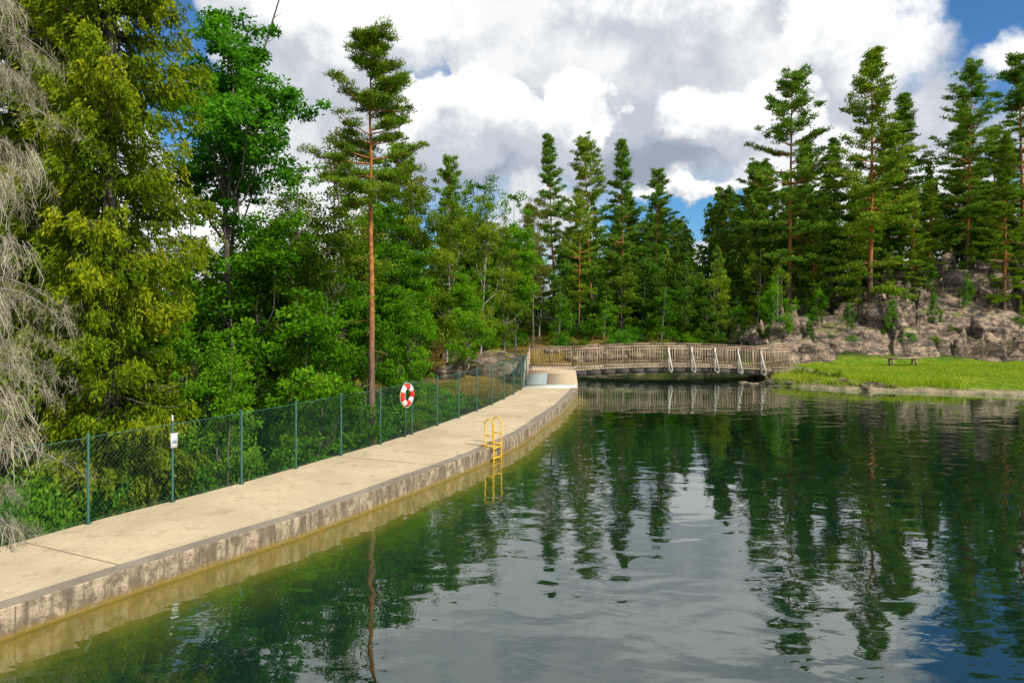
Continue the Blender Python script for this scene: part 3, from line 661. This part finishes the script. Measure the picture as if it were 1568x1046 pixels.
for (x,y,s_) in [(14.9,35.4,.7),(15.8,35.2,.55),(16.6,34.8,.45),(-2.6,29.8,.5),(-3.5,28.6,.7),(-1.8,34,.5),(-.6,37.5,.6)]:
    obj('shrub',bush[2],(x,y,gz(x,y)-.03),rng.uniform(0,6.28),s_,hedge)
def grass(pts,hh,w,lm,name):
    mb=MB(); n=len(pts); P=np.c_[pts,height(pts[:,0],pts[:,1])]; D=rng.normal(size=(n,3))*.35+[0,0,1]; D=nrm(D); l=hh*rng.uniform(.5,1.3,n)
    mb.leaves(P+D*(l*.4)[:,None],D,l,w,0,np.clip(rng.normal(.55,.2,n)+.3*(vn(P3(P[:,0]*.8,P[:,1]*.8))-.5),0,1)); obj(name,mb.mesh(name,[lm]))
L_grass=leafmat('grass_blades',(.12,.24,.012),(.26,.40,.02),(.46,.50,.06),.4); L_dry=leafmat('grass_dry',(.2,.16,.02),(.30,.22,.05),(.45,.31,.10),.3)
n=42000; q=np.c_[rng.uniform(13.5,44,n),rng.uniform(28.5,43,n)]; sd=sdist(q[:,0],q[:,1]); q=q[sd>.55]; grass(q,.10,.03,L_grass,'lawn_grass')
n=11000; q=np.c_[rng.uniform(13.2,21,n),rng.uniform(30.5,37,n)]; sd=sdist(q[:,0],q[:,1]); q=q[(sd>.2)&(sd<2.4)&(vn(P3(q[:,0],q[:,1]))>.35)]; grass(q,.42,.025,L_grass,'shore_grass')
n=26000; q=np.c_[rng.uniform(-6,16,n),rng.uniform(26,54,n)]; sd=sdist(q[:,0],q[:,1]); q=q[(sd>1.6)&(fbm(P3(q[:,0]*.5,q[:,1]*.5,2.),3)>.45)&(q[:,0]<(q[:,1]-29)*.6)]; grass(q,.28,.03,L_dry,'dry_grass')
# ---------------------------------------------------------------- sky
SUN_EL=R_(42); sdir=np.array([.77,-.64])
w=bpy.data.worlds.new('World'); scene.world=w; w.use_nodes=True; w.node_tree.nodes.clear(); t=NT(w.node_tree)
out=t.n('ShaderNodeOutputWorld'); bg=t.n('ShaderNodeBackground'); bg.inputs[1].default_value=.1
sk=t.n('ShaderNodeTexSky',sky_type='NISHITA'); sk.sun_disc=False; sk.sun_elevation=SUN_EL; sk.sun_rotation=math.atan2(sdir[0],sdir[1]); sk.air_density=1.0; sk.dust_density=.3; sk.ozone_density=2.5
g=t.n('ShaderNodeTexCoord').outputs['Generated']
sx=t.n('ShaderNodeSeparateXYZ'); t.L.new(g,sx.inputs[0])
az=t.m('ARCTAN2',sx.outputs[0],sx.outputs[1]); el=t.m('ARCSINE',sx.outputs[2])
wn=t.noise(g,8.5,6,.58).outputs['Color']; ws=t.n('ShaderNodeSeparateColor'); t.L.new(wn,ws.inputs[0])
D=57.2958
azd=t.m('ADD',t.m('MULTIPLY',az,D),t.m('MULTIPLY',t.m('SUBTRACT',ws.outputs[0],.5),13))
eld=t.m('ADD',t.m('MULTIPLY',el,D),t.m('MULTIPLY',t.m('SUBTRACT',ws.outputs[1],.5),9))
det=t.noise(g,16,5,.62).outputs[0]; big=t.noise(g,3.2,4,.55,.4).outputs[0]
def edist(a,e,rx,ry):
    return t.m('SQRT',t.m('ADD',t.m('POWER',t.m('ABSOLUTE',t.m('DIVIDE',t.m('SUBTRACT',azd,a),rx)),2),t.m('POWER',t.m('ABSOLUTE',t.m('DIVIDE',t.m('SUBTRACT',eld,e),ry)),2)))
blue=t.mix(1,sk.outputs[0],(.5,.9,1.25),'MULTIPLY')
basec=t.ramp(t.m('ADD',t.m('MULTIPLY',big,.7),t.m('MULTIPLY',det,.3)),[(.38,(4.6,5.1,5.8)),(.48,(6.6,7.0,7.5)),(.57,(9.4,9.5,9.6))])
cov=t.mr(t.m('ADD',big,t.m('MULTIPLY',det,.25)),.54,.64)
low=t.mr(el,.10,.22)
cov=t.m('MAXIMUM',cov,low)
for (a,e,rx,ry) in [(-26.5,17,4,7),(-8,19.5,2.2,1.4),(15,6.5,6,2.4)]:
    cov=t.m('MULTIPLY',cov,t.mr(edist(a,e,rx,ry),.8,1.15))
col=t.mix(cov,blue,basec)
def puff(col,a,e,rx,ry,lo,hi,soft=.10):
    d=edist(a,e,rx,ry); mk=t.mr(d,1-soft,1+soft,1,0)
    f=t.m('ADD',t.m('DIVIDE',t.m('SUBTRACT',eld,e-ry*.95),ry*1.0),t.m('MULTIPLY',t.m('SUBTRACT',det,.5),2.2))
    return t.mix(mk,col,t.mix(t.mr(f,0,1),lo,hi))
W=(10.8,10.8,10.7);Gm=(5.8,6.3,7.0);Gd=(3.4,4.0,4.9)
for a in [(-13,22.5,9,4.5,Gm,W,.25),(11,24,10,4,Gm,W,.25),(0,29,14,3.5,Gm,(8.5,8.8,9),.4),(27,20,6.5,6,Gm,W,.10),(12,13,8,2.6,Gd,(5.5,6,6.8),.35),(-2,12,8,2,Gd,Gm,.4),
          (-7,15.5,4.5,3.2,Gm,W,.12),(-1.3,16,4,3.8,Gm,W,.10),(5.6,15.4,3.8,2.8,Gm,W,.12),(18,14.5,6,2.6,Gm,W,.15),(11.5,11.3,4.5,1.6,Gd,Gd,.4),(15.5,8.6,4,.9,Gm,W,.3),(-24,5.5,6,2.5,Gm,W,.3)]:
    col=puff(col,*a[:6],a[6])
col=t.mix(t.mr(edist(38.5,20.5,7.6,7.8),.8,1.15,1,0),col,blue)
col=puff(col,37.5,16.0,3.0,1.0,Gm,W,.5)
t.L.new(col,bg.inputs[0]); t.L.new(bg.outputs[0],out.inputs[0])
w.cycles.sampling_method='NONE'
# sun
sl=bpy.data.lights.new('sun','SUN'); sl.energy=5.0; sl.angle=R_(.5); sl.color=(1,.93,.80); so=obj('sun',sl)
v=Vector((sdir[0]*math.cos(SUN_EL),sdir[1]*math.cos(SUN_EL),math.sin(SUN_EL))); so.rotation_euler=v.to_track_quat('Z','Y').to_euler()
# camera
cd=bpy.data.cameras.new('camera'); cd.lens=24; cd.sensor_width=36; cd.shift_y=-.037; cd.clip_end=3000
co=obj('camera',cd,(0,0,4.06)); co.rotation_euler=(R_(90),0,0); scene.camera=co
scene.view_settings.view_transform='Standard'; scene.view_settings.look='None'; scene.view_settings.exposure=0
